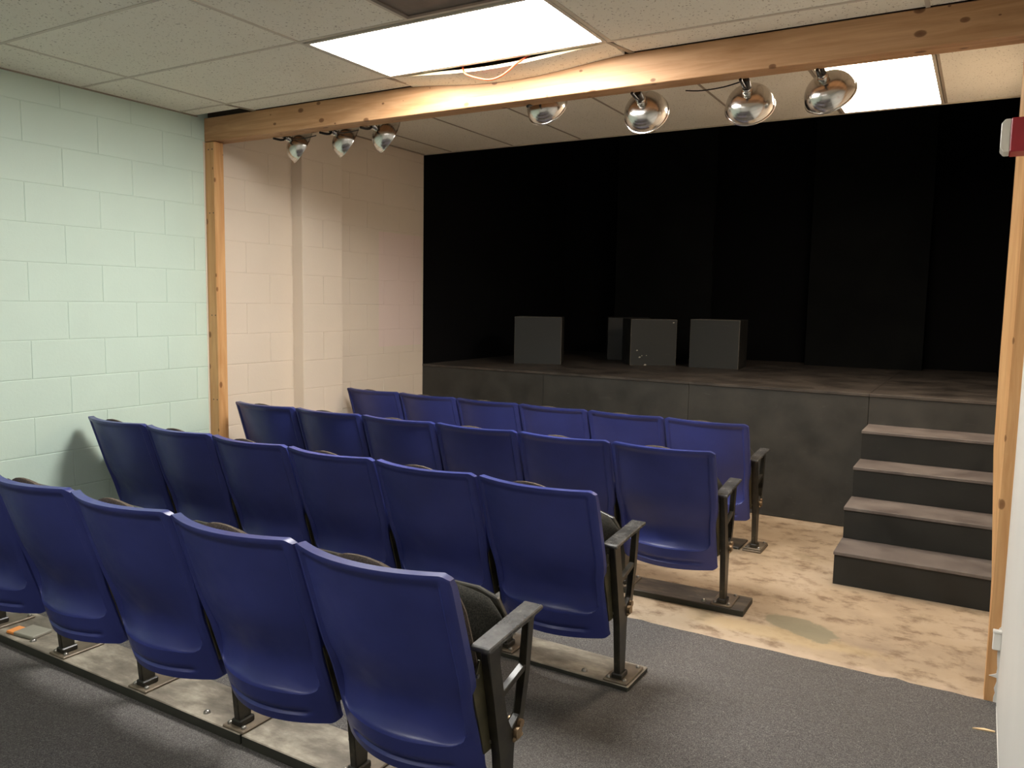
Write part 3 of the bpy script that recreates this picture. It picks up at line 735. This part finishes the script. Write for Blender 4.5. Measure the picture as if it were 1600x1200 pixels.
lamp(mid_of(0.579, 2.406), LA, 'silver dome clamp lamp under the beam, nearest the left post', GL, None, [(0.62, 3.41, 2.435), (0.70, 3.40, 2.425), (0.80, 3.41, 2.437)])
lamp(mid_of(0.956, 2.409), LA, 'silver dome clamp lamp, middle of the three by the left wall', GL, None, [(0.98, 3.41, 2.438), (1.06, 3.40, 2.43), (1.13, 3.41, 2.438)])
lamp(mid_of(1.262, 2.412), LA, 'silver dome clamp lamp, third from the left post', GL)
lamp((2.285, 3.50, 2.484), (0.02, 0.86, -0.50), 'silver dome clamp lamp mostly hidden behind the middle of the beam', GR)
lamp((2.824, 3.50, 2.397), (-0.08, 0.92, -0.38), 'silver dome clamp lamp hanging below the beam, left of the two over the stage middle', GR)
lamp((3.314, 3.50, 2.381), (-0.08, 0.85, -0.52), 'silver dome clamp lamp with a loose black cord reaching left', GR, None, [(3.22, 3.44, 2.437), (3.12, 3.43, 2.430), (3.05, 3.42, 2.436)])
lamp((3.642, 3.50, 2.395), (0.20, 0.78, -0.58), 'silver dome clamp lamp in front of the lit panel over the stage', GR)

# ------------------------------------------------------------------ small things
t = empty('fire_alarm', (XR, 2.76, 2.0))
MB().box(-0.045, 0.0, -0.062, 0.062, -0.060, 0.060, 0.004).build('back_box', 'alarm_red', t)
MB().box(-0.105, -0.045, -0.050, 0.050, -0.050, 0.050, 0.003).build('horn_body', 'alarm_red', t)
for k in range(4): MB().box(-0.054, -0.049, -0.0515, -0.049, -0.038+0.021*k, -0.026+0.021*k).build('sound_slot', 'lamp_black', t)
MB().prism([(-0.045, -0.105), (0.045, -0.105), (0.045, -0.120), (0.036, -0.131), (-0.036, -0.131), (-0.045, -0.120)], 2, -0.049, 0.049, 0.003)
ln = MB(); ln.prism([(-0.105, -0.048), (-0.120, -0.048), (-0.130, -0.036), (-0.130, 0.036), (-0.120, 0.048), (-0.105, 0.048)], 1, -0.046, 0.046, 0.002)
ln.build('strobe_lens', 'strobe_lens', t)['label'] = 'clear white strobe lens'
tag(t, 'red wall-mounted fire alarm with white strobe lens at the right edge', 'fire alarm')
t = empty('cable_box', (XR, YF-0.003, 0.25))
MB().box(-0.028, 0.0, -0.020, 0.0, -0.036, 0.030, 0.003).build('body', 'white_plastic', t)
MB().box(-0.029, 0.0, -0.022, 0.0, 0.030, 0.040, 0.002).build('lid', 'white_plastic', t)
tag(t, 'small white plastic box fixed low on the right post', 'junction box')
mb = MB(); mb.prism([(4.335, 2.985), (4.402, 2.996), (4.404, 3.002), (4.37, 3.004), (4.35, 2.994)], 2, 0.0065, 0.011)
tag(mb.build('wood_splinter', 'splinter_wood'), 'pale wood splinter lying on the carpet by the right wall', 'splinter')
t = empty('packet', (0.87, 1.60, 0.0445), 0.12)
MB().box(-0.03, 0.09, -0.03, 0.06, 0, 0.014, 0.003).build('sleeve', 'packet_grey', t)
MB().box(-0.075, -0.0305, -0.03, 0.03, 0, 0.012, 0.003).build('flap', 'packet_orange', t)
tag(t, 'small grey packet with an orange end lying on the nearest base board', 'packet')
